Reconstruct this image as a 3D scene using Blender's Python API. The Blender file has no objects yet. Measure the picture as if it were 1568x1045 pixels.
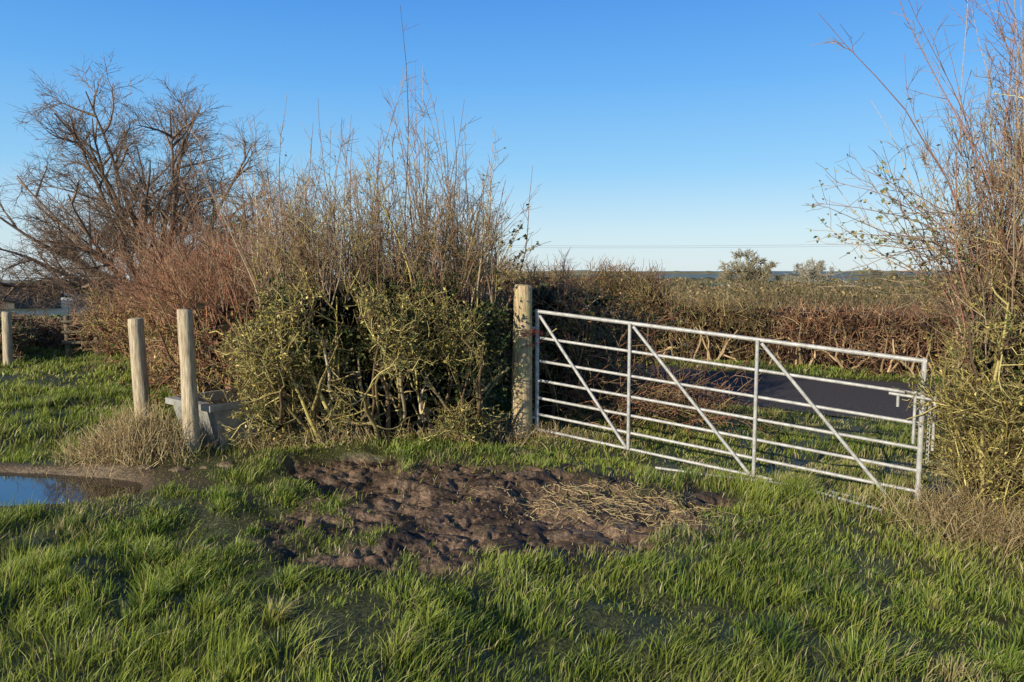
import bpy, numpy as np, math
from mathutils import Vector
rng=np.random.default_rng(11)
sc=bpy.context.scene
U=rng.uniform; NRM=rng.normal

# ---------------------------------------------------------------- noise
def _h(ix,iy,s):
    h=(ix.astype(np.int64)*374761393+iy.astype(np.int64)*668265263+s*1446651)&0x7fffffff
    h=((h^(h>>13))*1274126177)&0x7fffffff
    h=h^(h>>16)
    return (h&0xffff)/65535.0
def vn(x,y,scale,s=0):
    x=np.asarray(x,float)/scale; y=np.asarray(y,float)/scale
    ix=np.floor(x); iy=np.floor(y); fx=x-ix; fy=y-iy
    fx=fx*fx*(3-2*fx); fy=fy*fy*(3-2*fy)
    a=_h(ix,iy,s); b=_h(ix+1,iy,s); c=_h(ix,iy+1,s); d=_h(ix+1,iy+1,s)
    return (a*(1-fx)+b*fx)*(1-fy)+(c*(1-fx)+d*fx)*fy
def fb(x,y,scale,s=0,o=3):
    t=0;w=0
    for i in range(o):
        t=t+vn(x,y,scale/2**i,s+i*17)*.5**i; w+=.5**i
    return t/w
def ss(a,b,x):
    t=np.clip((x-a)/(b-a),0,1); return t*t*(3-2*t)
def lerp(a,b,t): return a+(b-a)*t

# ---------------------------------------------------------------- materials
def newmat(name):
    m=bpy.data.materials.new(name); m.use_nodes=True
    nt=m.node_tree; b=nt.nodes['Principled BSDF']; return m,nt,b
def attr_mat(name,rough=.8,trans=0.0,noise=0.0,nscale=40,bump=0,spec=.3,dist=.02):
    m,nt,b=newmat(name); N=nt.nodes; L=nt.links
    a=N.new('ShaderNodeAttribute'); a.attribute_name='Col'
    col=a.outputs['Color']
    if noise>0:
        tc=N.new('ShaderNodeTexCoord'); n=N.new('ShaderNodeTexNoise'); n.inputs['Scale'].default_value=nscale; n.inputs['Detail'].default_value=6
        L.new(tc.outputs['Object'],n.inputs['Vector'])
        mr=N.new('ShaderNodeMapRange'); mr.inputs[1].default_value=.3; mr.inputs[2].default_value=.7
        mr.inputs[3].default_value=1-noise; mr.inputs[4].default_value=1+noise
        L.new(n.outputs[0],mr.inputs[0])
        mx=N.new('ShaderNodeVectorMath'); mx.operation='SCALE'
        L.new(col,mx.inputs[0]); L.new(mr.outputs[0],mx.inputs['Scale']); col=mx.outputs[0]
        if bump>0:
            bp=N.new('ShaderNodeBump'); bp.inputs['Strength'].default_value=bump; bp.inputs['Distance'].default_value=dist
            L.new(n.outputs[0],bp.inputs['Height']); L.new(bp.outputs[0],b.inputs['Normal'])
    L.new(col,b.inputs['Base Color']); b.inputs['Roughness'].default_value=rough
    b.inputs['Specular IOR Level'].default_value=spec
    if trans>0:
        t=N.new('ShaderNodeBsdfTranslucent'); L.new(col,t.inputs['Color'])
        ms=N.new('ShaderNodeMixShader'); ms.inputs[0].default_value=trans
        L.new(b.outputs[0],ms.inputs[1]); L.new(t.outputs[0],ms.inputs[2])
        L.new(ms.outputs[0],N['Material Output'].inputs['Surface'])
    return m
def noise_mat(name,c1,c2,scale=10,rough=.7,metal=0,bump=.3,stretch=(1,1,1),c3=None,dist=.01,spec=.5):
    m,nt,b=newmat(name); N=nt.nodes; L=nt.links
    tc=N.new('ShaderNodeTexCoord'); mp=N.new('ShaderNodeMapping'); mp.inputs['Scale'].default_value=stretch
    n=N.new('ShaderNodeTexNoise'); n.inputs['Scale'].default_value=scale; n.inputs['Detail'].default_value=8; n.inputs['Roughness'].default_value=.65
    L.new(tc.outputs['Object'],mp.inputs[0]); L.new(mp.outputs[0],n.inputs['Vector'])
    cr=N.new('ShaderNodeValToRGB'); cr.color_ramp.elements[0].position=.35; cr.color_ramp.elements[1].position=.65
    cr.color_ramp.elements[0].color=(*c1,1); cr.color_ramp.elements[1].color=(*c2,1)
    L.new(n.outputs[0],cr.inputs[0]); out=cr.outputs[0]
    if c3:
        n2=N.new('ShaderNodeTexNoise'); n2.inputs['Scale'].default_value=9; n2.inputs['Detail'].default_value=6
        L.new(tc.outputs['Object'],n2.inputs['Vector'])
        mr=N.new('ShaderNodeMapRange'); mr.inputs[1].default_value=.5; mr.inputs[2].default_value=.62; L.new(n2.outputs[0],mr.inputs[0])
        mx=N.new('ShaderNodeMix'); mx.data_type='RGBA'; L.new(mr.outputs[0],mx.inputs[0]); L.new(out,mx.inputs[6]); mx.inputs[7].default_value=(*c3,1); out=mx.outputs[2]
    L.new(out,b.inputs['Base Color'])
    bp=N.new('ShaderNodeBump'); bp.inputs['Strength'].default_value=bump; bp.inputs['Distance'].default_value=dist
    L.new(n.outputs[0],bp.inputs['Height']); L.new(bp.outputs[0],b.inputs['Normal'])
    b.inputs['Roughness'].default_value=rough; b.inputs['Metallic'].default_value=metal; b.inputs['Specular IOR Level'].default_value=spec
    return m
M_twig=attr_mat('twig_bark',.85,0,.3,60)
M_leaf=attr_mat('leaf',.5,.2)
M_grass=attr_mat('grass_blade',.42,.35,spec=.45)
M_far=attr_mat('distant_foliage',1.0,spec=0)
M_wood=noise_mat('weathered_wood',(.26,.19,.11),(.70,.59,.41),14,.85,0,.6,(6,6,.5))
M_woodl=noise_mat('lichen_wood',(.22,.16,.08),(.68,.52,.31),14,.9,0,.7,(6,6,.5),c3=(.50,.43,.20))
M_galv=noise_mat('galvanised_steel',(.34,.33,.31),(.58,.57,.54),20,.55,.12,.15)
M_tank=noise_mat('galvanised_trough_metal',(.30,.29,.26),(.56,.54,.48),6,.5,.35,.12)
M_asph=noise_mat('asphalt',(.055,.05,.05),(.13,.11,.10),45,.95,0,.6,spec=.1)

# ---------------------------------------------------------------- mesh batch (all quads)
class Batch:
    def __init__(s): s.V=[];s.F=[];s.C=[];s.M=[];s.n=0
    def add(s,V,F,C,mi=0):
        V=V.reshape(-1,3); 
        if len(V)==0: return
        s.V.append(V); s.F.append(F.reshape(-1,4)+s.n); s.C.append(np.broadcast_to(C,V.shape).astype(np.float32)); s.M.append(np.full(len(F.reshape(-1,4)),mi,np.int32)); s.n+=len(V)
    def obj(s,name,mats,smooth=True,parent=None):
        V=np.concatenate(s.V).astype(np.float32); F=np.concatenate(s.F).astype(np.int32); C=np.concatenate(s.C); M=np.concatenate(s.M)
        me=bpy.data.meshes.new(name)
        me.vertices.add(len(V)); me.vertices.foreach_set('co',V.ravel())
        me.loops.add(F.size); me.loops.foreach_set('vertex_index',F.ravel())
        me.polygons.add(len(F)); me.polygons.foreach_set('loop_start',np.arange(0,F.size,4,dtype=np.int32))
        me.polygons.foreach_set('loop_total',np.full(len(F),4,np.int32))
        for m in mats: me.materials.append(m)
        me.polygons.foreach_set('material_index',M)
        me.polygons.foreach_set('use_smooth',np.full(len(F),smooth))
        me.update(calc_edges=True)
        ca=me.color_attributes.new('Col','FLOAT_COLOR','POINT')
        ca.data.foreach_set('color',np.c_[C,np.ones(len(C))].astype(np.float32).ravel())
        o=bpy.data.objects.new(name,me); sc.collection.objects.link(o)
        if parent: o.parent=parent
        return o
def norm(v): return v/np.maximum(np.linalg.norm(v,axis=-1,keepdims=True),1e-9)
def tubes(B,P,R,C,S=3,mi=0):
    N,K,_=P.shape
    if N==0: return
    T=np.empty_like(P); T[:,1:-1]=P[:,2:]-P[:,:-2]; T[:,0]=P[:,1]-P[:,0]; T[:,-1]=P[:,-1]-P[:,-2]
    T=norm(T); d0=norm(P[:,-1]-P[:,0]); ref=np.where(np.abs(d0[:,2:3])>.8,np.array([[1.,0,0]]),np.array([[0,0,1.]]))[:,None,:]
    A=norm(np.cross(T,ref)); Bn=np.cross(T,A)
    ph=np.arange(S)/S*2*np.pi
    V=P[:,:,None,:]+R[:,:,None,None]*(A[:,:,None,:]*np.cos(ph)[None,None,:,None]+Bn[:,:,None,:]*np.sin(ph)[None,None,:,None])
    idx=np.arange(N*K*S).reshape(N,K,S); nx=np.roll(idx,-1,axis=2)
    F=np.stack([idx[:,:-1],nx[:,:-1],nx[:,1:],idx[:,1:]],-1)
    C=np.asarray(C,float)
    if C.ndim==1: C=np.broadcast_to(C,(N,3))
    if C.ndim==2: C=np.broadcast_to(C[:,None,:],(N,K,3))
    CC=np.broadcast_to(C[:,:,None,:],(N,K,S,3)).reshape(-1,3)
    B.add(V,F,CC,mi)
def leaves(B,C0,size,col,mi=1,asp=.5):
    N=len(C0)
    if N==0: return
    a=norm(NRM(size=(N,3))); b=norm(np.cross(a,NRM(size=(N,3)))); s=np.broadcast_to(size,(N,))[:,None]
    n=np.cross(a,b)*s*.25
    V=np.stack([C0-a*s,C0+b*s*asp+n,C0+a*s,C0-b*s*asp+n],1)
    F=np.arange(N*4).reshape(N,4); col=np.broadcast_to(col,(N,3))
    B.add(V,F,np.repeat(col,4,axis=0),mi)
def grow(P,D,L,K,wob=.15,up=0.,):
    N=len(P); pts=np.empty((N,K,3)); pts[:,0]=P; d=D.copy(); st=(np.broadcast_to(L,(N,))/(K-1))[:,None]
    for k in range(1,K):
        d=d+NRM(0,wob,(N,3)); d[:,2]+=up; d=norm(d); pts[:,k]=pts[:,k-1]+d*st
    return pts
def spawn(P,n,t0,t1,a0,a1):
    N,K,_=P.shape; idx=np.repeat(np.arange(N),n); M=len(idx)
    t=U(t0,t1,M); s=t*(K-1); i=np.minimum(s.astype(int),K-2); f=(s-i)[:,None]
    p0=P[idx,i]; p1=P[idx,i+1]; T=norm(p1-p0); R=norm(np.cross(T,NRM(size=(M,3)))); a=U(a0,a1,M)[:,None]
    return idx,t,p0+(p1-p0)*f,T*np.cos(a)+R*np.sin(a)
def taper(N,K,r0,r1): 
    t=np.linspace(0,1,K)[None]; return np.broadcast_to(r0,(N,))[:,None]*(1-t)+np.broadcast_to(r1,(N,))[:,None]*t
def cmix(N,cols,w=None,j=.2):
    cols=np.array(cols,float); k=rng.choice(len(cols),N,p=w); return cols[k]*np.exp(NRM(0,j,(N,1)))
def axis_sample(ax,N):
    ax=np.array(ax,float); d=np.linalg.norm(np.diff(ax[:,:2],axis=0),axis=1); cum=np.r_[0,np.cumsum(d)]
    t=U(0,cum[-1],N); x=np.interp(t,cum,ax[:,0]); y=np.interp(t,cum,ax[:,1]); i=np.clip(np.searchsorted(cum,t)-1,0,len(d)-1)
    tg=(ax[i+1,:2]-ax[i,:2])/d[i][:,None]; nn=np.c_[-tg[:,1],tg[:,0]]
    ext=np.stack([np.interp(t,cum,ax[:,k]) for k in range(2,ax.shape[1])],1) if ax.shape[1]>2 else None
    return x,y,nn,ext,t

# ---------------------------------------------------------------- terrain
T_=np.array([.875,-.484]); N_=np.array([.484,.875]); RC=np.array([3.8,11.8])
PUD=(-4.05,5.45,1.35,.50); WZ=-.05; BK=(-3.2,6.15)
def road_d(x,y): return (x-RC[0])*N_[0]+(y-RC[1])*N_[1]
def mudm(x,y):
    a=-.12; X=(x-.0)*math.cos(a)-(y-5.1)*math.sin(a); Y=(x-.0)*math.sin(a)+(y-5.1)*math.cos(a)
    n1=fb(x,y,.5,5); n2=vn(x,y,.12,6)
    d=np.sqrt((X/1.55)**2+(Y/1.12)**2)+(n1-.5)*.8+(n2-.5)*.3
    d2=np.sqrt(((x+1.35)/.6)**2+((y-5.8)/.5)**2)+(fb(x,y,.4,9)-.5)*.6
    return np.maximum(ss(1.14,.8,d),ss(1.1,.8,d2))
def pudm(x,y):
    return np.sqrt(((x-PUD[0])/PUD[2])**2+((y-PUD[1])/PUD[3])**2)+(fb(x,y,.5,31)-.5)*.45
def bankf(x,y,s=.33): return np.exp(-(((x-BK[0])/s)**2+((y-BK[1])/s)**2))
def base(x,y):
    z=-.27*ss(0.2,3.4,x)
    yy=[-50,18,60,150,400,1000,2500,4500]
    zr=np.interp(y,yy,[0,0,-1.0,-3,-5,-7,-3,1]); zl=np.interp(y,yy,[0,0,-1.2,-4,-10,-18,-36,-55])
    w=ss(-.35,.15,x/np.maximum(y,5)); return z+zl*(1-w)+zr*w
def height(x,y):
    z=base(x,y); r=np.abs(road_d(x,y)); off=ss(1.8,2.6,r); p=pudm(x,y); m=mudm(x,y)
    flat=ss(1.2,1.9,p)
    z=z+off*flat*(1-.6*m)*((fb(x,y,1.1,1)-.5)*.24+(fb(x,y,.38,2)-.5)*.13*(np.abs(y)<30))
    far=ss(80,300,y); z=z+far*(fb(x,y,500,4)-.5)*6
    xw=x+.09*(vn(x,y,.11,50)-.5)*2+.03*(vn(x,y,.035,52)-.5)*2; yw=y+.09*(vn(x,y,.11,51)-.5)*2+.03*(vn(x,y,.035,53)-.5)*2
    pits=np.abs(fb(xw,yw,.17,7,3)-.5)*2; pits2=fb(xw,yw,.13,15,2)
    z=z-m*.035+m*(pits-.3)*.05+m*ss(.5,.62,pits2)*.022-m*ss(.42,.3,pits2)*.03+m*(vn(x,y,.03,55)-.5)*.008
    z=z-.13*ss(1.1,.75,p)
    z=z+.10*bankf(x,y)
    return z-.03*ss(2.0,1.8,r)
xs=np.r_[-(np.geomspace(.12,4500,75)[::-1])-5.2,np.arange(-5.2,-1.9,.05),np.arange(-1.9,1.9,.014),np.arange(1.9,6.2,.06),np.geomspace(.12,4500,75)+6.2]
ys=np.r_[-40,-20,-8,-2,np.arange(0,2.4,.3),np.arange(2.4,3.9,.05),np.arange(3.9,6.5,.014),np.arange(6.5,8.2,.05),8.2+np.geomspace(.05,4600,110)]
X,Y=np.meshgrid(xs,ys); Z=height(X,Y)
nx,ny=len(xs),len(ys); I=np.arange(nx*ny).reshape(ny,nx)
F=np.stack([I[:-1,:-1],I[:-1,1:],I[1:,1:],I[1:,:-1]],-1)
g=fb(X,Y,1.2,3)[...,None]; col=lerp(np.array([.045,.055,.016]),np.array([.09,.085,.03]),g)
farg=ss(14,30,Y)[...,None]; patch=vn(X,Y,90,6)[...,None]
colf=np.where(patch>.55,np.array([.14,.20,.05]),np.where(patch>.35,np.array([.20,.14,.08]),np.array([.12,.13,.05])))
colf=lerp(colf,np.array([.15,.13,.06]),(ss(30,60,Y)<.5)[...,None]*.5)
col=lerp(col,colf,farg)
hz=(ss(300,2500,Y)*.6)[...,None]; col=lerp(col,np.array([.17,.16,.13]),hz)  # aerial haze painted into the ground colour, growing with distance
m=mudm(X,Y)[...,None]; mt=fb(X,Y,.22,12)[...,None]
col=lerp(col,lerp(np.array([.045,.029,.018]),np.array([.20,.128,.078]),ss(.3,.75,mt)),m)
pm=(ss(1.45,1.15,pudm(X,Y)))[...,None]; col=lerp(col,np.array([.12,.082,.045]),pm*.9)
bk=bankf(X,Y,.38)[...,None]; col=lerp(col,np.array([.16,.11,.06]),np.clip(bk*1.3,0,1))
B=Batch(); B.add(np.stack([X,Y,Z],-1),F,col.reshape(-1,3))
M_ground=attr_mat('soil_ground',.5,0,.5,45,.8,.45,.02)
B.obj('ground',[M_ground])

# road
s=np.r_[-60:60:121j]; B=Batch(); w=np.linspace(-1.85,1.75,8)
edge=(vn(s,s*0,1.3,3)-.5)*.15
PX=RC[0]+T_[0]*s[:,None]+N_[0]*(w[None]*(1+edge[:,None]*.5)); PY=RC[1]+T_[1]*s[:,None]+N_[1]*w[None]*(1+edge[:,None]*.5)
PZ=base(PX,PY)+.0+.025*(1-(w/1.85)**2)[None]
I=np.arange(PX.size).reshape(PX.shape); F=np.stack([I[:-1,:-1],I[1:,:-1],I[1:,1:],I[:-1,1:]],-1)
B.add(np.stack([PX,PY,PZ],-1),F,np.array([.05,.05,.05])); B.obj('country_road',[M_asph])

# puddle
B=Batch(); n=40; ph=np.linspace(0,2*np.pi,n,endpoint=False); rr=np.array([.01,.5,1.0,1.3])
V=np.stack([PUD[0]+PUD[2]*rr[:,None]*np.cos(ph),PUD[1]+PUD[3]*rr[:,None]*np.sin(ph),np.full((4,n),WZ)],-1)
I=np.arange(4*n).reshape(4,n); J=np.roll(I,-1,1); B.add(V,np.stack([I[:-1],I[1:],J[1:],J[:-1]],-1),np.array([0,0,0.]))
mw,nt,b=newmat('puddle_water'); b.inputs['Base Color'].default_value=(.03,.025,.018,1); b.inputs['Roughness'].default_value=.03; b.inputs['IOR'].default_value=1.9; b.inputs['Specular IOR Level'].default_value=1.
nn=nt.nodes.new('ShaderNodeTexNoise'); nn.inputs['Scale'].default_value=6; bp=nt.nodes.new('ShaderNodeBump'); bp.inputs['Strength'].default_value=.06
nt.links.new(nn.outputs[0],bp.inputs['Height']); nt.links.new(bp.outputs[0],b.inputs['Normal'])
B.obj('puddle_water',[mw])

# ---------------------------------------------------------------- grass
HEDGES=[[(-2.1,7.15),(-.1,7.55)],[(-2.6,7.9),(-4.4,10.5)],[(-4.4,10.5),(-7.2,14.6)],[(3.7,5.9),(5.6,4.6)],[(-2.5,6.5),(-2.0,7.2)]]
def segd(x,y,a,b):
    a=np.array(a);b=np.array(b); d=b-a; t=np.clip(((x-a[0])*d[0]+(y-a[1])*d[1])/(d@d),0,1)
    return np.hypot(x-a[0]-t*d[0],y-a[1]-t*d[1])
B=Batch()
for (y0,y1,den,K,wd,hs) in [(1.6,3.2,5400,4,.0026,.95),(3.2,4.6,5400,4,.0030,.95),(4.6,6.5,4100,4,.0037,.92),(6.5,10,2000,3,.0054,.88),(10,16,750,3,.010,.8),(16,34,90,3,.022,.9)]:
    hw=.78*y1+.8; area=2*hw*(y1-y0); N=int(den*area); x=U(-hw,hw,N); y=U(y0,y1,N)
    nc=int(area*12); cx0=U(-hw,hw,nc); cy0=U(y0-.1,y1+.1,nc); cs=U(.025,.11,nc); cl=U(.11,.24,nc)*np.where(fb(cx0,cy0,.7,41)>.48,1.,.6); cc=U(-.3,.4,nc)
    tf=U(0,1,N)<.40; ci=rng.integers(0,nc,N); ox=NRM(0,1,N)*cs[ci]; oy=NRM(0,1,N)*cs[ci]
    x=np.where(tf,cx0[ci]+ox,x); y=np.where(tf,cy0[ci]+oy,y)
    rd=np.abs(road_d(x,y)); p=np.ones(N)
    mm=mudm(x,y); p*=1-.965*mm; p*=ss(1.0,1.3,pudm(x,y)); p*=(rd>1.78)
    p*=1-bankf(x,y,.36)
    for a_,b_ in HEDGES: p*=.12+.88*ss(.25,.6,segd(x,y,a_,b_))
    tus=fb(x,y,.42,21,3); tus2=vn(x,y,.10,22)
    p*=np.where(tf,1,.2+.9*ss(.3,.6,tus*.55+tus2*.45))
    far=(road_d(x,y)>1.7); p*=np.where(far,.5,1)
    k=U(0,1,N)<p; x=x[k];y=y[k];tus=tus[k];tus2=tus2[k];mm=mm[k];tf=tf[k];ci=ci[k];ox=ox[k];oy=oy[k]; N=len(x)
    z=height(x,y)-.005
    L=(.03+.085*ss(.35,.75,tus)+.05*tus2)*U(.4,1.35,N)
    L=np.where(tf,cl[ci]*U(.45,1.1,N)*np.exp(-(ox**2+oy**2)/(cs[ci]*2.5)**2),L)*hs*(1-.55*mm)
    L*=np.where(U(0,1,N)<.02,1.6,1)
    L*=1-.5*ss(5.9,6.3,y)*ss(7.6,7.0,y)*ss(-2.6,-2,x); L*=1-.6*ss(1.8,1.2,pudm(x,y)); L*=1-.35*ss(2.5,1.2,segd(x,y,(-1,5.1),(1,5.0)))*(y<5); L*=1-.35*ss(7.2,8.2,y)*(road_d(x,y)<0)*(x>0)
    ang=.25+(vn(x,y,.2,23)-.5)*5+NRM(0,1.1,N); ang=np.where(tf,np.arctan2(oy,ox+.02)+NRM(0,.7,N),ang)
    lean=np.clip(.25+.35*vn(x,y,.25,24)+NRM(0,.28,N),.02,1.1)
    dx=np.cos(ang)*lean+.10; dy=np.sin(ang)*lean*.9
    t=np.linspace(0,1,K)[None]; 
    cx=x[:,None]+dx[:,None]*L[:,None]*(t**1.8); cy=y[:,None]+dy[:,None]*L[:,None]*(t**1.8); cz=z[:,None]+L[:,None]*(t-.35*np.minimum(lean,1)[:,None]*t**2)
    wa=U(0,2*np.pi,N); wx=np.cos(wa)[:,None]; wy=np.sin(wa)[:,None]; W=wd*U(.6,1.4,N)[:,None]*(1-.93*t**1.6)
    V=np.stack([np.stack([cx-wx*W,cy-wy*W,cz],-1),np.stack([cx+wx*W,cy+wy*W,cz],-1)],2)
    I=np.arange(N*K*2).reshape(N,K,2); F=np.stack([I[:,:-1,0],I[:,:-1,1],I[:,1:,1],I[:,1:,0]],-1)
    r=np.clip(fb(x,y,.8,25)*.8+U(0,.75,N)-.3+np.where(tf,cc[ci],0),0,1)[:,None]
    c=lerp(np.array([.115,.225,.028]),np.array([.50,.55,.10]),r)*(.72+.64*fb(x,y,1.0,28))[:,None]  # broad noise paints dark patches for shading between tussocks
    c=np.where(((road_d(x,y)<0)&(y>7.6)&(x>0))[:,None],c*.75,c)  # verge behind the gate: shade painted in as darker blades
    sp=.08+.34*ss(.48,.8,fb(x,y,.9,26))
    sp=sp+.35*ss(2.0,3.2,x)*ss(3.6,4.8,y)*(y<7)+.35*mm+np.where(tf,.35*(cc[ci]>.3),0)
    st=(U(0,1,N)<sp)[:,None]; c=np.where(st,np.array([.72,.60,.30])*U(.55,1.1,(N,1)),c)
    tt=t[...,None]; C=np.clip(c[:,None,:]*(.32+.85*tt)+np.array([.06,.04,0])*tt**3,0,.85)  # roots painted darker for shade between blades; tips yellower
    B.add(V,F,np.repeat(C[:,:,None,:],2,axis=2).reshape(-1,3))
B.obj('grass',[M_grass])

# straw scattered on the mud
B=Batch(); N=700; ks=rng.integers(0,9,N); kc=np.array([(.75,5.15),(1.0,4.95),(.5,5.35),(.35,4.9),(1.1,5.25),(.8,4.8),(.2,5.2),(.9,5.4),(1.25,5.1)])[ks]; x=kc[:,0]+NRM(0,.2,N); y=kc[:,1]+NRM(0,.11,N); z=height(x,y)+U(.0,.015,N)
a=NRM(.1,1.,N)+ks*.3; P=grow(np.c_[x,y,z],np.c_[np.cos(a),np.sin(a),NRM(0,.05,N)],U(.03,.2,N),4,.18)
hh_=height(P[:,:,0],P[:,:,1]); P[:,:,2]=np.clip(P[:,:,2],hh_+.003,hh_+.02)
tubes(B,P,np.full((N,4),.0021),cmix(N,[(.66,.50,.25),(.45,.33,.16)]),3); B.obj('straw',[M_twig])
B=Batch()
def blob(B,c,r,col,sd):
    n=12;m_=8; th=np.linspace(.02,np.pi-.02,m_)[:,None]; ph=np.linspace(0,2*np.pi,n,endpoint=False)[None]
    d=np.stack([np.sin(th)*np.cos(ph),np.sin(th)*np.sin(ph),np.cos(th)+0*ph],-1)
    k=.65+.7*vn(d[...,0]*1.3+sd*3.1,d[...,1]*1.3+d[...,2]*1.7+sd,.5,sd)
    V=np.array(c)+d*k[...,None]*np.array(r); I=np.arange(m_*n).reshape(m_,n); J=np.roll(I,-1,1)
    B.add(V,np.stack([I[:-1],I[1:],J[1:],J[:-1]],-1),np.array(col))
for i in range(420):
    x=float(NRM(0,.8)); y=float(NRM(5.15,.5)); 
    if float(mudm(np.array(x),np.array(y)))<.5: continue
    r=float(U(.004,.016)); blob(B,(x,y,float(height(np.array(x),np.array(y)))),(r*1.3,r,r*.7),np.array([.13,.085,.055])*float(U(.5,1.5)),i%9+1)
for i,(x,y,r) in enumerate([(-2.95,5.85,.05),(-2.7,5.85,.06),(-2.35,5.95,.06),(-2.5,5.9,.04),(-3.5,5.98,.05)]):
    blob(B,(x,y,float(height(np.array(x),np.array(y)))-.01),(r*1.2,r,r*.6),(.17,.12,.07),i+1)
B.obj('mud_clods',[M_ground])

# ---------------------------------------------------------------- woody plants
LICH=[(.42,.345,.11),(.25,.195,.08),(.58,.49,.19),(.14,.095,.055)]
RED=[(.31,.145,.085),(.39,.20,.115),(.22,.12,.075),(.38,.26,.15)]
GREY=[(.33,.235,.155),(.22,.145,.10),(.46,.36,.24),(.32,.165,.11)]
def gz(x,y): return height(np.asarray(x),np.asarray(y))
def hedge(B,ax,nst,H,twc,lfc,lw=None,n1=9,n2=6,n3=4,nleaf=2,lsize=.016,core=0,corec=(.03,.035,.015),rs=1.,hole=.0,sd=1,wid=.35,sprd=1.,hk=.12):
    x,y,nn,ext,t=axis_sample(ax,nst); o=U(-1,1,nst)*wid
    x=x+nn[:,0]*o; y=y+nn[:,1]*o; z=gz(x,y)-.03
    D=norm(np.c_[nn[:,0]*o*.5+NRM(0,.15,nst),nn[:,1]*o*.5+NRM(0,.15,nst),np.ones(nst)])
    S0=grow(np.c_[x,y,z],D,H*U(.75,1.0,nst),7,.16,.05); tubes(B,S0,taper(nst,7,U(.012,.028,nst)*rs,.006*rs),cmix(nst,twc),5)
    i,tt,P,D=spawn(S0,n1,.08,1,.7,1.4); S1=grow(P,D,U(.25,.6,len(P))*sprd,5,.3,.06)
    def keep(S): 
        e=S[:,-1]; top=gz(e[:,0],e[:,1])+H*(.93+.16*fb(e[:,0]*1.3,e[:,1],.5,sd)); k=e[:,2]<top
        k&=e[:,2]>gz(e[:,0],e[:,1])
        if hole>0:
            hv=fb(e[:,0]+e[:,1]*.3,e[:,2]*.8,.40,sd+5,2)+.2*ss(.4,.1,e[:,2]); k&=(hv>hole)|(U(0,1,len(S))<hk)
        return S[k]
    S1=keep(S1); tubes(B,S1,taper(len(S1),5,.008*rs,.004*rs),cmix(len(S1),twc),4)
    i,tt,P,D=spawn(S1,n2,.15,1,.5,1.3); S2=keep(grow(P,D,U(.1,.32,len(P))*sprd,4,.35,.08)); tubes(B,S2,taper(len(S2),4,.0045*rs,.0025*rs),cmix(len(S2),twc),3)
    i,tt,P,D=spawn(S2,n3,.2,1,.5,1.3); S3=keep(grow(P,D,U(.04,.16,len(P))*sprd,3,.3,.1)); tubes(B,S3,taper(len(S3),3,.003*rs,.0018*rs),cmix(len(S3),twc),3)
    if nleaf:
        i,tt,P,D=spawn(S3,nleaf,.1,1,0,.5); P=P+NRM(0,.015,P.shape)*rs; N=len(P); leaves(B,P,lsize*U(.5,1.4,N),cmix(N,lfc,lw,.35))
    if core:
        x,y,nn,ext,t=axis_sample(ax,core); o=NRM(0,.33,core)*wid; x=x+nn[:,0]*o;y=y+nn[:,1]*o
        z=gz(x,y)+U(0.02,.9,core)*H; leaves(B,np.c_[x,y,z],U(.03,.06,core),cmix(core,[corec],None,.4),1,.7)  # dark leaf cloud added inside, painting the shaded hollows of the hedge
    return S2
def shoots(B,ax,n,z0,L0,L1,cols,nt=10,tw=(.15,.5),lean=.14,r=.006,up=.02,wid=.4,pw=2.,leafc=None,n2=3,prof=None,rt=.0022,bias=(0,0)):
    x,y,nn,ext,t=axis_sample(ax,n); o=U(-1,1,n)*wid; x=x+nn[:,0]*o; y=y+nn[:,1]*o
    z=gz(x,y)+z0+U(-.35,.1,n); L=L0+(L1-L0)*U(0,1,n)**pw
    if prof is not None: L=L*prof(t/ (t.max()+1e-9))
    D=norm(np.c_[NRM(0,lean,n)+nn[:,0]*o*.4+bias[0],NRM(0,lean,n)+nn[:,1]*o*.4+bias[1],np.ones(n)])
    S=grow(np.c_[x,y,z],D,L,10,.065,up); tubes(B,S,taper(n,10,r*U(.7,1.5,n),rt*.8),cmix(n,cols),4)
    i,tt,P,D=spawn(S,nt,.1,.97,.35,.95); S1=grow(P,D,U(tw[0],tw[1],len(P))*(1.15-tt*.7),5,.12,.06); tubes(B,S1,taper(len(S1),5,rt*1.3,rt*.7),cmix(len(S1),cols),3)
    S2=S1
    if n2:
        i,tt,P,D=spawn(S1,n2,.2,.95,.4,1.0); S2=grow(P,D,U(.05,.2,len(P)),3,.12,.05); tubes(B,S2,taper(len(S2),3,rt*.85,rt*.6),cmix(len(S2),cols),3)
    if leafc is not None:
        k=S2[U(0,1,len(S2))<leafc[2]]; i,tt,P,D=spawn(k,1,.3,1,0,.4); leaves(B,P,leafc[1]*U(.6,1.4,len(P)),cmix(len(P),leafc[0]))
    return S,S1

LF1=[(.46,.38,.10),(.18,.20,.05),(.05,.08,.022),(.58,.48,.17),(.13,.085,.045)]
LW=[.19,.20,.31,.12,.18]
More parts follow.
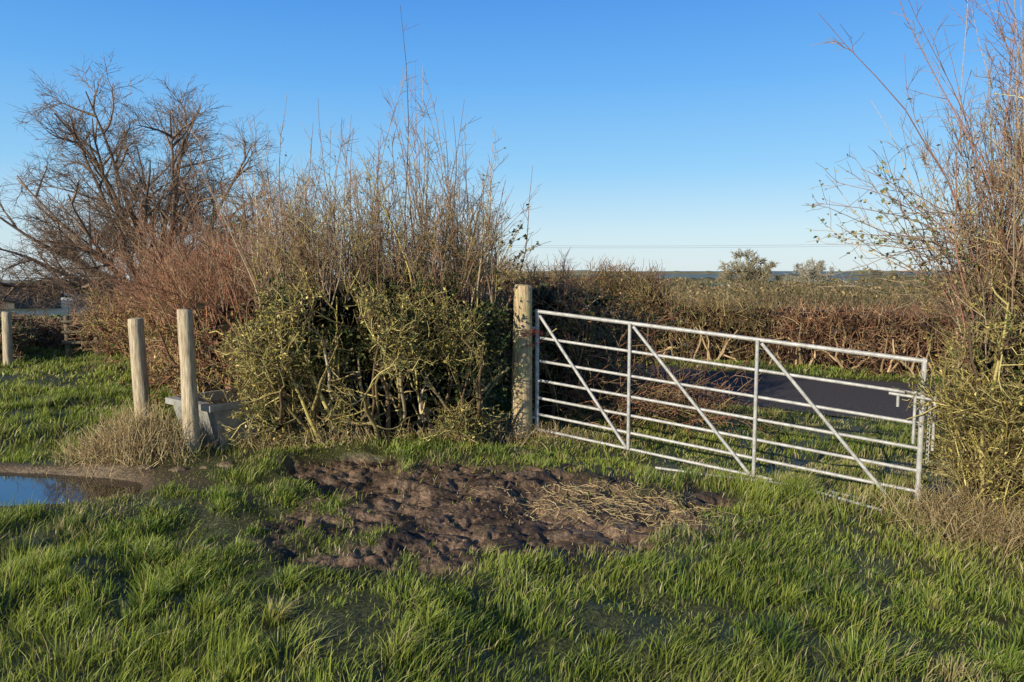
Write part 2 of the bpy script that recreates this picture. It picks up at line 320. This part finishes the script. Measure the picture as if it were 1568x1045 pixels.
# --- near hedge beside the gate
B=Batch()
axA=[(-2.3,7.0),(-1.1,7.2),(-.36,7.4)]
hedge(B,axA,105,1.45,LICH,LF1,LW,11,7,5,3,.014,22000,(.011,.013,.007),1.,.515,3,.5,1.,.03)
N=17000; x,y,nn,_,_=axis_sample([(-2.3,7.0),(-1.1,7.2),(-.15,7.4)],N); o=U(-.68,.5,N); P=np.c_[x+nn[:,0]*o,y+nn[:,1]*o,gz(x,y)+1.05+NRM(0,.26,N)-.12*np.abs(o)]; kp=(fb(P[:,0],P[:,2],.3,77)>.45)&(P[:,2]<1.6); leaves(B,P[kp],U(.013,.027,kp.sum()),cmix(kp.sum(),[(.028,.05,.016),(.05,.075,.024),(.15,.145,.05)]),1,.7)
N=34
x,y,nn,_,_=axis_sample(axA,N); S=grow(np.c_[x,y-.3,gz(x,y-.3)-.03],norm(np.c_[NRM(0,.25,N),NRM(0,.1,N),np.ones(N)]),U(.6,1.2,N),8,.22,.06); tubes(B,S,taper(N,8,U(.016,.032,N),.010),cmix(N,[(.56,.47,.33),(.36,.29,.17)]),7)
i,t,P,D=spawn(S,7,.2,1,.5,1.2); S=grow(P,D,U(.15,.4,len(P)),6,.28,.1); tubes(B,S,taper(len(S),6,.009,.004),cmix(len(S),[(.54,.44,.20),(.36,.28,.13)]),5)
pr=lambda t: .72+.45*np.sin(np.clip(t,0,1)*math.pi*.9)
axT=[(-2.35,7.0),(-1.1,7.2),(-.2,7.5)]
shoots(B,axT,250,1.35,.45,1.4,GREY+LICH[:2],10,(.12,.42),.2,.006,.02,.5,1.2,(LF1,.013,.12),3)
shoots(B,axT,60,1.4,1.0,1.9,GREY,9,(.12,.4),.17,.006,.02,.4,1.0,None,2,pr)
shoots(B,axT,15,1.4,1.6,2.2,GREY,6,(.1,.35),.14,.006,.02,.35,1.0,None,1,pr)
shoots(B,[(-.9,7.2),(-.2,7.5)],9,1.3,1.2,2.0,GREY,7,(.15,.4),.12,.006,.02,.3,1.,None,1,None,.0022,(.25,0))
shoots(B,axA,60,.8,.35,.8,LICH,10,(.1,.35),.35,.006,.0,.6,1.,(LF1,.016,.6),4)
shoots(B,[(-2.4,6.85),(-1.9,6.9)],90,.3,.35,.9,LICH,10,(.1,.35),.35,.006,.0,.3,1.,(LF1,.016,.6),4)
P=np.repeat(np.array([[-.25,7.2,1.45]]),12,0)+NRM(0,.12,(12,3)); S=grow(P,norm(np.c_[U(.1,.8,12),NRM(-.1,.3,12),U(.3,1,12)]),U(.5,.95,12),7,.13,-.03); tubes(B,S,taper(12,7,.004,.002),cmix(12,GREY))
i,t,P,D=spawn(S,12,.25,1,.3,1); leaves(B,P+D*.02,U(.015,.026,len(P)),cmix(len(P),[(.08,.11,.04),(.16,.16,.05),(.36,.30,.12)]),1,.7)
B.obj('hawthorn_hedge',[M_twig,M_leaf])
# --- hedge continuing left and back, reddish
B=Batch(); axB=[(-2.5,7.7),(-3.9,9.7),(-5.2,11.8),(-7.1,14.2)]
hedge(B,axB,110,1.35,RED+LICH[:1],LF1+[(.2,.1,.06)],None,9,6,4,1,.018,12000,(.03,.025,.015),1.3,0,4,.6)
shoots(B,[(-2.5,7.6),(-3.9,9.7),(-5.0,11.4)],260,1.1,.4,1.35,RED,11,(.2,.5),.3,.007,.0,.7,1.2,None,3,lambda t:1.15-.35*t,.0028)
shoots(B,[(-5.0,11.4),(-6.6,13.5)],70,.9,.2,.6,RED,9,(.2,.4),.3,.007,.0,.6,1.2,None,3,None,.004)
shoots(B,[(-2.4,7.4),(-3.2,8.8)],26,1.4,1.1,1.9,RED+GREY,8,(.15,.4),.18,.006,.02,.5,1.2,None,2)
B.obj('blackthorn_hedge',[M_twig,M_leaf])
# --- lower left field hedge
B=Batch()
hedge(B,[(-7.6,15.2),(-11,15.6),(-20,16)],150,.72,RED+GREY,[(.08,.09,.03),(.18,.13,.06),(.26,.16,.08)],None,8,5,3,1,.035,9000,(.04,.035,.02),2.,0,5,.6)
hedge(B,[(-9.3,13.6),(-11.5,13.6),(-15,13.2)],90,.78,GREY,[(.05,.08,.02),(.14,.15,.04),(.26,.2,.08)],None,8,6,4,2,.03,7000,(.03,.035,.018),1.6,0,6,.6)
B.obj('field_hedge',[M_twig,M_leaf])
# --- hedge stub and brambles between gate and road
B=Batch()
hedge(B,[(.25,8.1),(.75,9.6),(1.1,10.2)],42,1.5,RED+GREY,[(.035,.06,.015),(.07,.10,.03),(.14,.13,.045)],None,9,6,4,2,.024,6000,(.02,.03,.012),1.2,0,7,.35)
shoots(B,[(.25,8.),(.9,9.8)],50,1.2,.2,.6,RED,8,(.1,.3),.3,.005,.0,.3,1.,None,2)
N=210; P=np.c_[U(.4,2.3,N),U(7.7,9.6,N),np.zeros(N)]; P[:,2]=gz(P[:,0],P[:,1]); S=grow(P,norm(np.c_[NRM(.2,.5,N),NRM(0,.5,N),np.ones(N)]),U(.5,1.3,N),9,.12,-.17); S[:,:,2]=np.maximum(S[:,:,2],gz(S[:,:,0],S[:,:,1])+.01)
tubes(B,S,taper(N,9,.005,.003),cmix(N,RED+LICH[:2]))
i,t,P,D=spawn(S,9,.2,1,.5,1.2); S=grow(P,D,U(.1,.3,len(P)),4,.2,.0); tubes(B,S,taper(len(S),4,.003,.002),cmix(len(S),RED))
i,t,P,D=spawn(S,1,.2,1,.5,1.2); leaves(B,P,U(.01,.03,len(P)),cmix(len(P),[(.05,.08,.02),(.15,.1,.04)]))
B.obj('bramble_thicket',[M_twig,M_leaf])
# --- far roadside hedge
def boxhedge(B,ax,n,wid,twc,lfc,ts,nl,ls,r,sd,nc,cs):
    x,y,nn,ext,t=axis_sample(ax,n); o=U(-1,1,n)*wid; x=x+nn[:,0]*o;y=y+nn[:,1]*o; H=ext[:,0]*(.80+.4*fb(x,y,.8,sd)); q=U(0,1,n)**.7
    z=gz(x,y)+q*H-ts*.4; D=norm(np.c_[NRM(0,.5,n)+nn[:,0]*o,NRM(0,.5,n)+nn[:,1]*o,U(-.1,1.2,n)]); S=grow(np.c_[x,y,z],D,ts*U(.5,1.3,n),4,.2,.03)
    pk=(.45+1.1*fb(x,y+z*2,.7,sd+3))[:,None]*np.where(fb(x,y,2.2,sd+8)[:,None]>.55,np.array([.8,1.0,.8]),np.array([1.,1,1]))
    tubes(B,S,taper(n,4,r,r*.5),cmix(n,twc,None,.35)*pk); 
    i,t,P,D=spawn(S[rng.integers(0,n,nl)],1,.1,1,0,.5); leaves(B,P,ls*U(.5,1.5,nl),cmix(nl,lfc,None,.35))
    x,y,nn,ext,t=axis_sample(ax,nc); o=NRM(0,.35,nc)*wid; x=x+nn[:,0]*o;y=y+nn[:,1]*o; leaves(B,np.c_[x,y,gz(x,y)+U(0,.85,nc)*ext[:,0]],cs,np.array([.045,.025,.018]),1,.8)  # dark core quads added to paint a shaded inside
B=Batch()
REDL=[(.33,.16,.09),(.41,.24,.13),(.20,.105,.065),(.46,.33,.18)]
axE=[(14,9.9,1.25),(6.9,13.9,1.22),(3.6,15.9,1.3),(1.6,17.0,1.7),(-4,20,1.8)]
boxhedge(B,axE,28000,.55,REDL,REDL,.3,18000,.02,.006,11,9000,.08)
boxhedge(B,[(1.8,16.8,1.85),(3.2,16.1,1.7)],3000,.6,REDL,REDL,.35,3000,.02,.006,12,600,.08)
N=90; x,y,nn,_,_=axis_sample(axE,N); S=grow(np.c_[x,y-.55,gz(x,y)],norm(np.c_[NRM(0,.5,N),NRM(0,.1,N),np.ones(N)]),U(.5,1.,N),7,.3,.0); tubes(B,S,taper(N,7,.025,.012),cmix(N,[(.48,.34,.19)]),5)
B.obj('roadside_hedge',[M_twig,M_leaf])

# --- right-hand bush
B=Batch(); axF=[(3.68,5.85),(4.4,5.35),(5.6,4.5)]
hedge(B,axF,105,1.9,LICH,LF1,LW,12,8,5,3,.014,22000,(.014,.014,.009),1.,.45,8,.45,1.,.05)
shoots(B,axF,330,1.4,.6,2.0,GREY+LICH,11,(.15,.5),.22,.006,.015,.5,1.1,(LF1,.016,.2),3)
shoots(B,axF,150,1.5,1.5,3.3,GREY+RED,10,(.15,.5),.17,.006,.02,.45,1.,None,3)
shoots(B,[(3.6,5.9),(4.2,5.7)],90,1.2,.9,2.6,GREY,9,(.15,.45),.2,.006,.01,.3,1.,([(.30,.25,.1),(.10,.13,.04)],.02,.12),3,None,.0022,(-.15,0))
shoots(B,[(3.5,5.6),(4.4,4.95)],210,.3,.3,1.1,LICH,10,(.1,.35),.35,.006,.0,.35,1.,(LF1,.015,.7),4)
N=34; P=np.repeat(np.array([[3.5,5.8,1.7]]),N,0)+NRM(0,.22,(N,3)); S=grow(P,norm(np.c_[U(-1.,-.25,N),NRM(-.1,.25,N),U(-.05,.9,N)]),U(.45,1.15,N),8,.13,-.02); tubes(B,S,taper(N,8,.005,.002),cmix(N,GREY))
i,t,P,D=spawn(S,7,.2,1,.3,1); S1=grow(P,D,U(.08,.3,len(P)),4,.15,.02); tubes(B,S1,taper(len(S1),4,.0022,.0016),cmix(len(S1),GREY))
i,t,P,D=spawn(S1,2,.3,1,.3,1); k=U(0,1,len(P))<.75; P=P[k]+D[k]*.02; leaves(B,P,U(.012,.025,len(P)),cmix(len(P),[(.13,.16,.05),(.42,.34,.15),(.26,.25,.1)]),1,.65)
B.obj('hawthorn_bush',[M_twig,M_leaf])

B=Batch()
for cx,cy,sx,sy,n,h in [(3.5,5.15,.35,.18,1200,.32),(3.2,5.3,.15,.1,200,.22),(-3.25,6.15,.22,.14,1500,.30),(-3.15,6.3,.16,.14,700,.42),(-1.9,6.55,.3,.1,300,.25),(.25,7.15,.3,.12,300,.2),(-.6,6.8,.5,.1,300,.16)]:
    x=cx+NRM(0,sx,n);y=cy+NRM(0,sy,n); S=grow(np.c_[x,y,gz(x,y)],norm(np.c_[NRM(0,.45,n),NRM(0,.45,n),np.ones(n)]),h*U(.4,1.,n),5,.2,-.06); tubes(B,S,taper(n,5,.0025,.0012),cmix(n,[(.58,.46,.24),(.42,.31,.15),(.25,.17,.09)]))
B.obj('dead_grass_stems',[M_twig])

# ---------------------------------------------------------------- bare trees
def tree(name,x0,y0,z0,H,Rw,stems,n1,n2,n3,n4,r0,cols,trunkh,rt,low=1.35,wob=.05):
    B=Batch(); base_=np.array([x0,y0,z0])
    tr=np.array([[base_-[0,0,.3],base_+[.0,0,trunkh*.5],base_+[0,0,trunkh]]]); tubes(B,tr,np.array([[r0*1.5,r0*1.15,r0]]),np.array(cols[0]),10)
    a=np.arange(stems)*2.4+U(-.3,.3,stems); inc=np.linspace(.03,1,stems)**.8*low
    D=np.c_[np.cos(a)*np.sin(inc),np.sin(a)*np.sin(inc),np.cos(inc)]
    Rz=H-trunkh; L=1/np.sqrt((np.sin(inc)/Rw)**2+(np.cos(inc)/Rz)**2)*U(.84,.93,stems)
    S0=grow(np.repeat(tr[:,-1],stems,0)-U(0,.4,(stems,1))*[0,0,trunkh],D,L,12,wob,.0); tubes(B,S0,taper(stems,12,r0*.5*(L/L.max())**.5,r0*.08),cmix(stems,cols,None,.1),7)
    i,t,P,D=spawn(S0,n1,.22,.98,.35,.95); S1=grow(P,D,L[i]*(.42-.28*t)*U(.8,1.2,len(P)),8,.11,.0); tubes(B,S1,taper(len(P),8,r0*.19,r0*.04),cmix(len(P),cols,None,.1),5)
    i,t,P,D=spawn(S1,n2,.2,1,.4,1.0); S2=grow(P,D,H*U(.05,.12,len(P)),6,.14,.0); tubes(B,S2,taper(len(P),6,rt*2.0,rt*1.1),cmix(len(P),cols,None,.15),3)
    i,t,P,D=spawn(S2,n3,.2,1,.4,1.0); S3=grow(P,D,H*U(.025,.06,len(P)),4,.14,-.03); tubes(B,S3,taper(len(P),4,rt*1.1,rt*.7),cmix(len(P),cols,None,.2),3)
    if n4:
        i,t,P,D=spawn(S3,n4,.2,1,.4,.9); S4=grow(P,D,H*U(.015,.035,len(P)),3,.12,-.04); tubes(B,S4,taper(len(P),3,rt*.7,rt*.5),cmix(len(P),cols,None,.2),3)
    return B.obj(name,[M_twig])
tree('bare_ash_tree',-9.6,20,-.3,7.6,4.6,26,10,8,5,2,.19,[(.15,.105,.075),(.21,.145,.095),(.28,.185,.12)],.9,.0048,1.35,.07)
tree('bare_oak_tree',38,120,-3.2,8.9,5.4,16,9,7,5,0,.34,[(.26,.22,.13),(.32,.27,.16)],2.3,.026)
tree('bare_oak_tree',60,150,-4,8.6,6.6,16,9,7,5,0,.3,[(.34,.31,.24),(.38,.34,.25)],2.,.032)

# distant thicket + tree lines
B=Batch()
OL=[(.23,.18,.085),(.15,.13,.06),(.28,.195,.11),(.10,.09,.045)]
for yy,n,h,sz in [(42,26000,1.35,.07),(60,24000,1.9,.1),(85,16000,2.6,.14)]:
    x=U(.02,1.1,n)*yy
    y=yy+U(-6,6,n)+(x-yy*.4)*-.15; hh=h*(.4+1.0*fb(x,y*.2,5,int(yy)))
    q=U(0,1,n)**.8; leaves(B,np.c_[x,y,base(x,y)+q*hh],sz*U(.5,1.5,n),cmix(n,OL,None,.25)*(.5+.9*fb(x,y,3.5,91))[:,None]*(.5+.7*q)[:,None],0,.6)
    m_=n//5; S=grow(np.c_[x,y,base(x,y)+hh*.3][:m_],norm(np.c_[NRM(0,.3,m_),NRM(0,.3,m_),np.ones(m_)]),hh[:m_]*U(.3,.85,m_),3,.1); tubes(B,S,taper(m_,3,sz*.2,sz*.1),cmix(m_,[(.28,.22,.13),(.19,.145,.09)]),3)
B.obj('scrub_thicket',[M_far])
B=Batch()
for yy,h,c in [(190,2.2,(.12,.10,.055)),(420,3.2,(.12,.11,.065)),(800,4,(.13,.12,.08)),(1500,6,(.14,.135,.10)),(2600,8,(.16,.16,.13))]:  # farther rows get paler, greyer colours: painted aerial haze
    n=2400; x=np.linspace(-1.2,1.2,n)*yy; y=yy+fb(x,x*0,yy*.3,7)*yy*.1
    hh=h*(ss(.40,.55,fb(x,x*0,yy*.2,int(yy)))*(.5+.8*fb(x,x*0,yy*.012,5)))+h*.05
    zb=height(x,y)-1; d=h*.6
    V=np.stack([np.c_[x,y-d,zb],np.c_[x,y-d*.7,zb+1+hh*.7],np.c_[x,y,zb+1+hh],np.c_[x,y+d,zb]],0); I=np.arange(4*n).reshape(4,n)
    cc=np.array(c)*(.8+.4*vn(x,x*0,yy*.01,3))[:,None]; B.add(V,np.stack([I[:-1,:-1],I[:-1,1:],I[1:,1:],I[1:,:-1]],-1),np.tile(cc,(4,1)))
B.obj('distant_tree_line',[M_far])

# ---------------------------------------------------------------- posts
def post(name,x,y,z1,r,mat,lean=(0,0),sd=0,z0=None,parent=None,S=18,K=22):
    z0=float(gz(x,y))-.25 if z0 is None else z0
    t=np.r_[np.linspace(0,1,K),1.003,1.004]; rk=np.r_[np.full(K,1.)*(1.03-.08*np.linspace(0,1,K)),.86,.01]; rk[K-1]*=.97
    ph=np.linspace(0,2*np.pi,S,endpoint=False)
    zz=z0+(z1-z0)*t; n1=vn(np.cos(ph)[None]*1.5+sd,np.sin(ph)[None]*1.5+t[:,None]*2.2,.5,sd+3)-.5
    rad=r*rk[:,None]*(1+n1*.2)
    V=np.stack([x+lean[0]*t[:,None]+rad*np.cos(ph),y+lean[1]*t[:,None]+rad*np.sin(ph),zz[:,None]+0*ph+(t[:,None]>.99)*(vn(np.cos(ph),np.sin(ph),.7,sd)-.5)[None]*.02],-1)
    I=np.arange(V.shape[0]*S).reshape(-1,S); J=np.roll(I,-1,1); B=Batch(); B.add(V,np.stack([I[:-1],J[:-1],J[1:],I[1:]],-1),np.array([.3,.25,.2]))
    return B.obj(name,[mat],True,parent)
post('wooden_post',-3.70,7.35,1.13,.075,M_wood,(-.05,0),1)
post('wooden_post',-2.77,6.3,1.27,.068,M_wood,(-.02,0),2)
post('wooden_gate_post',.09,7.15,1.46,.098,M_woodl,(.02,0),3)
post('wooden_gate_post',3.74,5.62,1.42,.085,M_woodl,(.03,0),4)
post('fence_post',-8.45,12.3,.92,.07,M_wood,(.03,0),5)
fe=bpy.data.objects.new('post_and_rail_fence',None); sc.collection.objects.link(fe)
M_wd=noise_mat('dark_wood',(.10,.08,.05),(.2,.16,.11),14,.9,0,.5,(5,5,.6))
for i,xx in enumerate([-8.45,-7.9,-7.3]): post('post_%d'%(i+1),xx,14,.75,.05,M_wd,(0,0),6+i,parent=fe)
B=Batch(); 
for zz in (.25,.45,.65):
    tubes(B,np.array([[[-8.5,13.93,zz],[-7.9,13.93,zz+.01],[-7.25,13.93,zz]]]),np.full((1,3),.03),np.array([.2,.15,.1]),6)
B.obj('rails',[M_wd],True,fe)

# ---------------------------------------------------------------- gate
gate=bpy.data.objects.new('metal_field_gate',None); sc.collection.objects.link(gate)
G0=np.array([.246,7.2,.045]); G1=np.array([3.13,5.57,-.245]); GH=1.165
def gp(s,h): return G0+(G1-G0)*s+np.array([0,0,h*GH])
hs=[0,.13,.27,.42,.585,.78,1.0]
def rodobj(name,segs,r,S=12,flat=None):
    B=Batch()
    for a,b in segs:
        a=np.array(a);b=np.array(b); d=norm(b-a); P=np.array([[a-d*0,a+d*.001,b-d*.001,b]]); tubes(B,P,np.array([[.0005,r,r,.0005]]),np.array([.5,.5,.5]),S)
    o=B.obj(name,[M_galv],False,gate); return o
rodobj('rails',[(gp(0,h),gp(1,h)) for h in hs[:-1]],.0135)
rodobj('top_rail',[(gp(-.005,1),gp(1.005,1))],.018)
off=np.array([-.484,-.875,0])*.02
rodobj('stiles',[(gp(0,-.02),gp(0,1.02)),(gp(1,-.03),gp(1,1.02))],.020)
rodobj('uprights',[(gp(.29,0)+off,gp(.29,1)+off*1.2),(gp(.63,0)+off,gp(.63,1)+off*1.2)],.0155)
rodobj('braces',[(gp(.012,.97)+off*1.3,gp(.285,.01)+off*1.3),(gp(.30,.98)+off*1.3,gp(.62,.01)+off*1.3),(gp(.64,.98)+off*1.3,gp(.965,-.02)+off*1.3)],.0145)
rodobj('latch',[(gp(.93,.76)+off*1.5,gp(1.02,.76)+off*1.5),(gp(.985,.45)+off*1.6,gp(.985,.8)+off*1.6),(gp(1.025,.42),gp(1.025,.78)),(gp(.95,.76)+off*2,gp(.95,.68)+off*2)],.011)
rodobj('hinges',[(gp(0,.86),(.12,7.2,.045+.86*GH)),(gp(0,.1),(.12,7.2,.045+.1*GH))],.013)
B=Batch()
for k in range(14):
    c=gp(1.015,.72-k*.028)+off*1.8; th=np.linspace(0,2*np.pi,11); ax_=np.array([1,0,0]) if k%2 else np.array([.3,-.9,0])
    P=c+np.outer(np.cos(th)*.011,ax_)+np.outer(np.sin(th)*.019,[0,0,1]); tubes(B,P[None],np.full((1,11),.0035),np.array([.5,.5,.5]),5)
B.obj('chain',[M_galv],True,gate)
B=Batch(); M_tw=attr_mat('twine',.8)
for zz in (1.0,1.02,.98,.9):
    th=np.linspace(0,2*np.pi,20); P=np.c_[.16+.14*np.cos(th),7.17+.13*np.sin(th),zz+.04*np.sin(th+zz*9)-.02]; tubes(B,P[None],np.full((1,20),.0035),np.array([.32,.06,.04]),5)
B.obj('twine',[M_tw],True,gate)
B=Batch(); P=np.array([[[1.25,6.3,0],[1.6,6.07,0],[2.2,5.7,0],[2.75,5.36,0]]]); P[0,:,2]=gz(P[0,:,0],P[0,:,1])+.02; tubes(B,P,np.full((1,4),.012),np.array([.5,.5,.5]),10); B.obj('loose_metal_pole',[M_galv])

# ---------------------------------------------------------------- trough
tro=bpy.data.objects.new('water_trough',None); sc.collection.objects.link(tro)
O=np.array([-2.62,6.38,0.]); sx=np.array([-.8,.6,0])*.72; lx=np.array([.6,.8,0])*1.5; Hh=.43
def ring(k,z): 
    c=O+(sx+lx)/2; return [list(c+(p-c)*np.array([k,k,1])+[0,0,z]) for p in (O,O+lx,O+lx+sx,O+sx)]
B=Batch()
lv=[(.01,.0-.06),(.84,-.06),(.97,Hh-.06),(1.0,Hh-.06),(1.04,Hh-.055),(1.04,Hh-.0),(.93,Hh),(.91,Hh-.03),(.82,.06),(.01,.055)]
V=np.array([ring(*q) for q in lv]); n=len(lv); I=np.arange(4*n).reshape(n,4); J=np.roll(I,-1,1); B.add(V,np.stack([I[:-1],J[:-1],J[1:],I[1:]],-1),np.array([.4,.4,.4])); B.obj('basin',[M_tank],False,tro)
B=Batch(); V=np.array(ring(.90,Hh-.09)); B.add(V,np.array([[0,1,2,3]]),np.array([0,0,0.])); B.obj('trough_water',[mw],False,tro)
B=Batch()
c=O+lx*.3; P=np.array([[c+[-.01,-.02,.02],c+[-.014,-.028,.2],c+[-.02,-.04,Hh-.03]]]); tubes(B,P,np.full((1,3),.012),np.array([.4,.4,.4]),8); B.obj('pipe',[M_tank],True,tro)

# ---------------------------------------------------------------- distant farm + power line
def barn(name,x,y,z,L,W,h,rh,wall,roof):
    e=bpy.data.objects.new(name,None); sc.collection.objects.link(e)
    mwall=noise_mat(name+'_wall',wall,tuple(c*1.2 for c in wall),3); mroof=noise_mat(name+'_roof',roof,tuple(c*1.25 for c in roof),3,1.,spec=.1)
    B=Batch(); V=np.array([[x,y,z],[x+L,y,z],[x+L,y+W,z],[x,y+W,z],[x,y,z+h],[x+L,y,z+h],[x+L,y+W,z+h],[x,y+W,z+h]],float); B.add(V,np.array([[0,1,5,4],[1,2,6,5],[2,3,7,6],[3,0,4,7]]),np.array([0,0,0.]))
    g_=np.array([[x,y,z+h],[x,y+W/2,z+h+rh],[x,y+W,z+h],[x,y+W/2,z+h],[x+L,y,z+h],[x+L,y+W/2,z+h+rh],[x+L,y+W,z+h],[x+L,y+W/2,z+h]]); B.add(g_,np.array([[0,1,2,3],[4,5,6,7]]),np.array([0,0,0.])); B.obj('walls',[mwall],False,e)
    B=Batch(); o=.4; R=np.array([[x-o,y-o,z+h-.1],[x+L+o,y-o,z+h-.1],[x+L+o,y+W/2,z+h+rh+.1],[x-o,y+W/2,z+h+rh+.1],[x-o,y+W+o,z+h-.1],[x+L+o,y+W+o,z+h-.1]]); B.add(R,np.array([[0,1,2,3],[3,2,5,4]]),np.array([0,0,0.])); B.obj('roof',[mroof],False,e)
    B=Batch(); d=np.array([[x+L*.4,y-.05,z],[x+L*.55,y-.05,z],[x+L*.55,y-.05,z+h*.8],[x+L*.4,y-.05,z+h*.8]]); B.add(d,np.array([[0,1,2,3]]),np.array([0,0,0.])); B.obj('door',[mroof],False,e)
barn('dark_barn',-34.5,48,-1.4,2.2,5,1.2,.9,(.05,.045,.04),(.025,.025,.028))
barn('long_farm_shed',-96,150,-5,17,8,1.6,.8,(.34,.42,.50),(.09,.15,.22))
B=Batch()
for zz in (8.6,8.1):
    t=np.linspace(0,1,30); P=np.c_[-6+150*t,200+0*t,zz-.1-3.2*t*(1-t)+t*1.6]; tubes(B,P[None],np.full((1,30),.022),np.array([.08,.08,.09]),4)
B.obj('power_line',[M_far])
for x in (-6,144):
    B=Batch(); zb=float(base(np.array(float(x)),np.array(200.))); tubes(B,np.array([[[x,200,zb],[x,200,zb+6],[x,200,9.2+(1.6 if x>0 else 0)]]]),np.array([[.16,.13,.1]]),np.array([.15,.11,.08]),8)
    zt=8.5+(1.6 if x>0 else 0); tubes(B,np.array([[[x-.9,200,zt],[x,200,zt],[x+.9,200,zt]]]),np.full((1,3),.06),np.array([.15,.11,.08]),6); B.obj('utility_pole',[M_far])
B=Batch(); tubes(B,np.array([[[-50.5,90,-2.4],[-50.5,90,-1],[-50.5,90,-.2]]]),np.array([[.09,.08,.07]]),np.array([.5,.48,.42]),8); B.obj('telegraph_pole',[M_far])

# ---------------------------------------------------------------- light, sky, camera
sd=Vector((-.66,-.75,0)).normalized(); el=math.radians(19)
sun_dir=Vector((sd.x*math.cos(el),sd.y*math.cos(el),math.sin(el)))
l=bpy.data.lights.new('sun','SUN'); l.energy=5.0; l.angle=math.radians(.5); l.color=(1,.90,.71)
lo=bpy.data.objects.new('sun',l); sc.collection.objects.link(lo); lo.rotation_euler=(-sun_dir).to_track_quat('-Z','Y').to_euler()
w=bpy.data.worlds.new('World'); sc.world=w; w.use_nodes=True; nt=w.node_tree; NN=nt.nodes; LL=nt.links
sky=NN.new('ShaderNodeTexSky'); sky.sky_type='NISHITA'; sky.sun_disc=False; sky.sun_elevation=el; sky.sun_rotation=math.atan2(sd.x,sd.y)%(2*math.pi)
sky.air_density=1.0; sky.dust_density=.3; sky.ozone_density=2.5
tc=NN.new('ShaderNodeTexCoord'); sp=NN.new('ShaderNodeSeparateXYZ'); LL.new(tc.outputs['Generated'],sp.inputs[0])
cr=NN.new('ShaderNodeValToRGB'); e=cr.color_ramp.elements; e[0].position=0; e[0].color=(.66,.79,.86,1); e[1].position=1; e[1].color=(.02,.07,.22,1)
for p_,c_ in ((.05,(.57,.77,.90)),(.13,(.28,.61,.94)),(.24,(.125,.44,.93)),(.36,(.05,.28,.83)),(.5,(.025,.11,.34))):
    q=e.new(p_); q.color=(*c_,1)
LL.new(sp.outputs['Z'],cr.inputs[0])
sc_=NN.new('ShaderNodeVectorMath'); sc_.operation='SCALE'; sc_.inputs['Scale'].default_value=1/.15; LL.new(cr.outputs[0],sc_.inputs[0])
mx=NN.new('ShaderNodeMix'); mx.data_type='RGBA'; mx.inputs[0].default_value=.85; LL.new(sky.outputs[0],mx.inputs[6]); LL.new(sc_.outputs[0],mx.inputs[7])
bg=NN['Background']; bg.inputs['Strength'].default_value=.15; LL.new(mx.outputs[2],bg.inputs[0])
cam=bpy.data.cameras.new('camera'); cam.lens=26; cam.sensor_width=36; cam.clip_end=9000; cam.clip_start=.05
co=bpy.data.objects.new('camera',cam); sc.collection.objects.link(co); co.location=(0,0,1.6); co.rotation_euler=(math.radians(90-5.4),0,0); sc.camera=co
sc.view_settings.view_transform='Standard'; sc.view_settings.look='None'; sc.view_settings.exposure=0
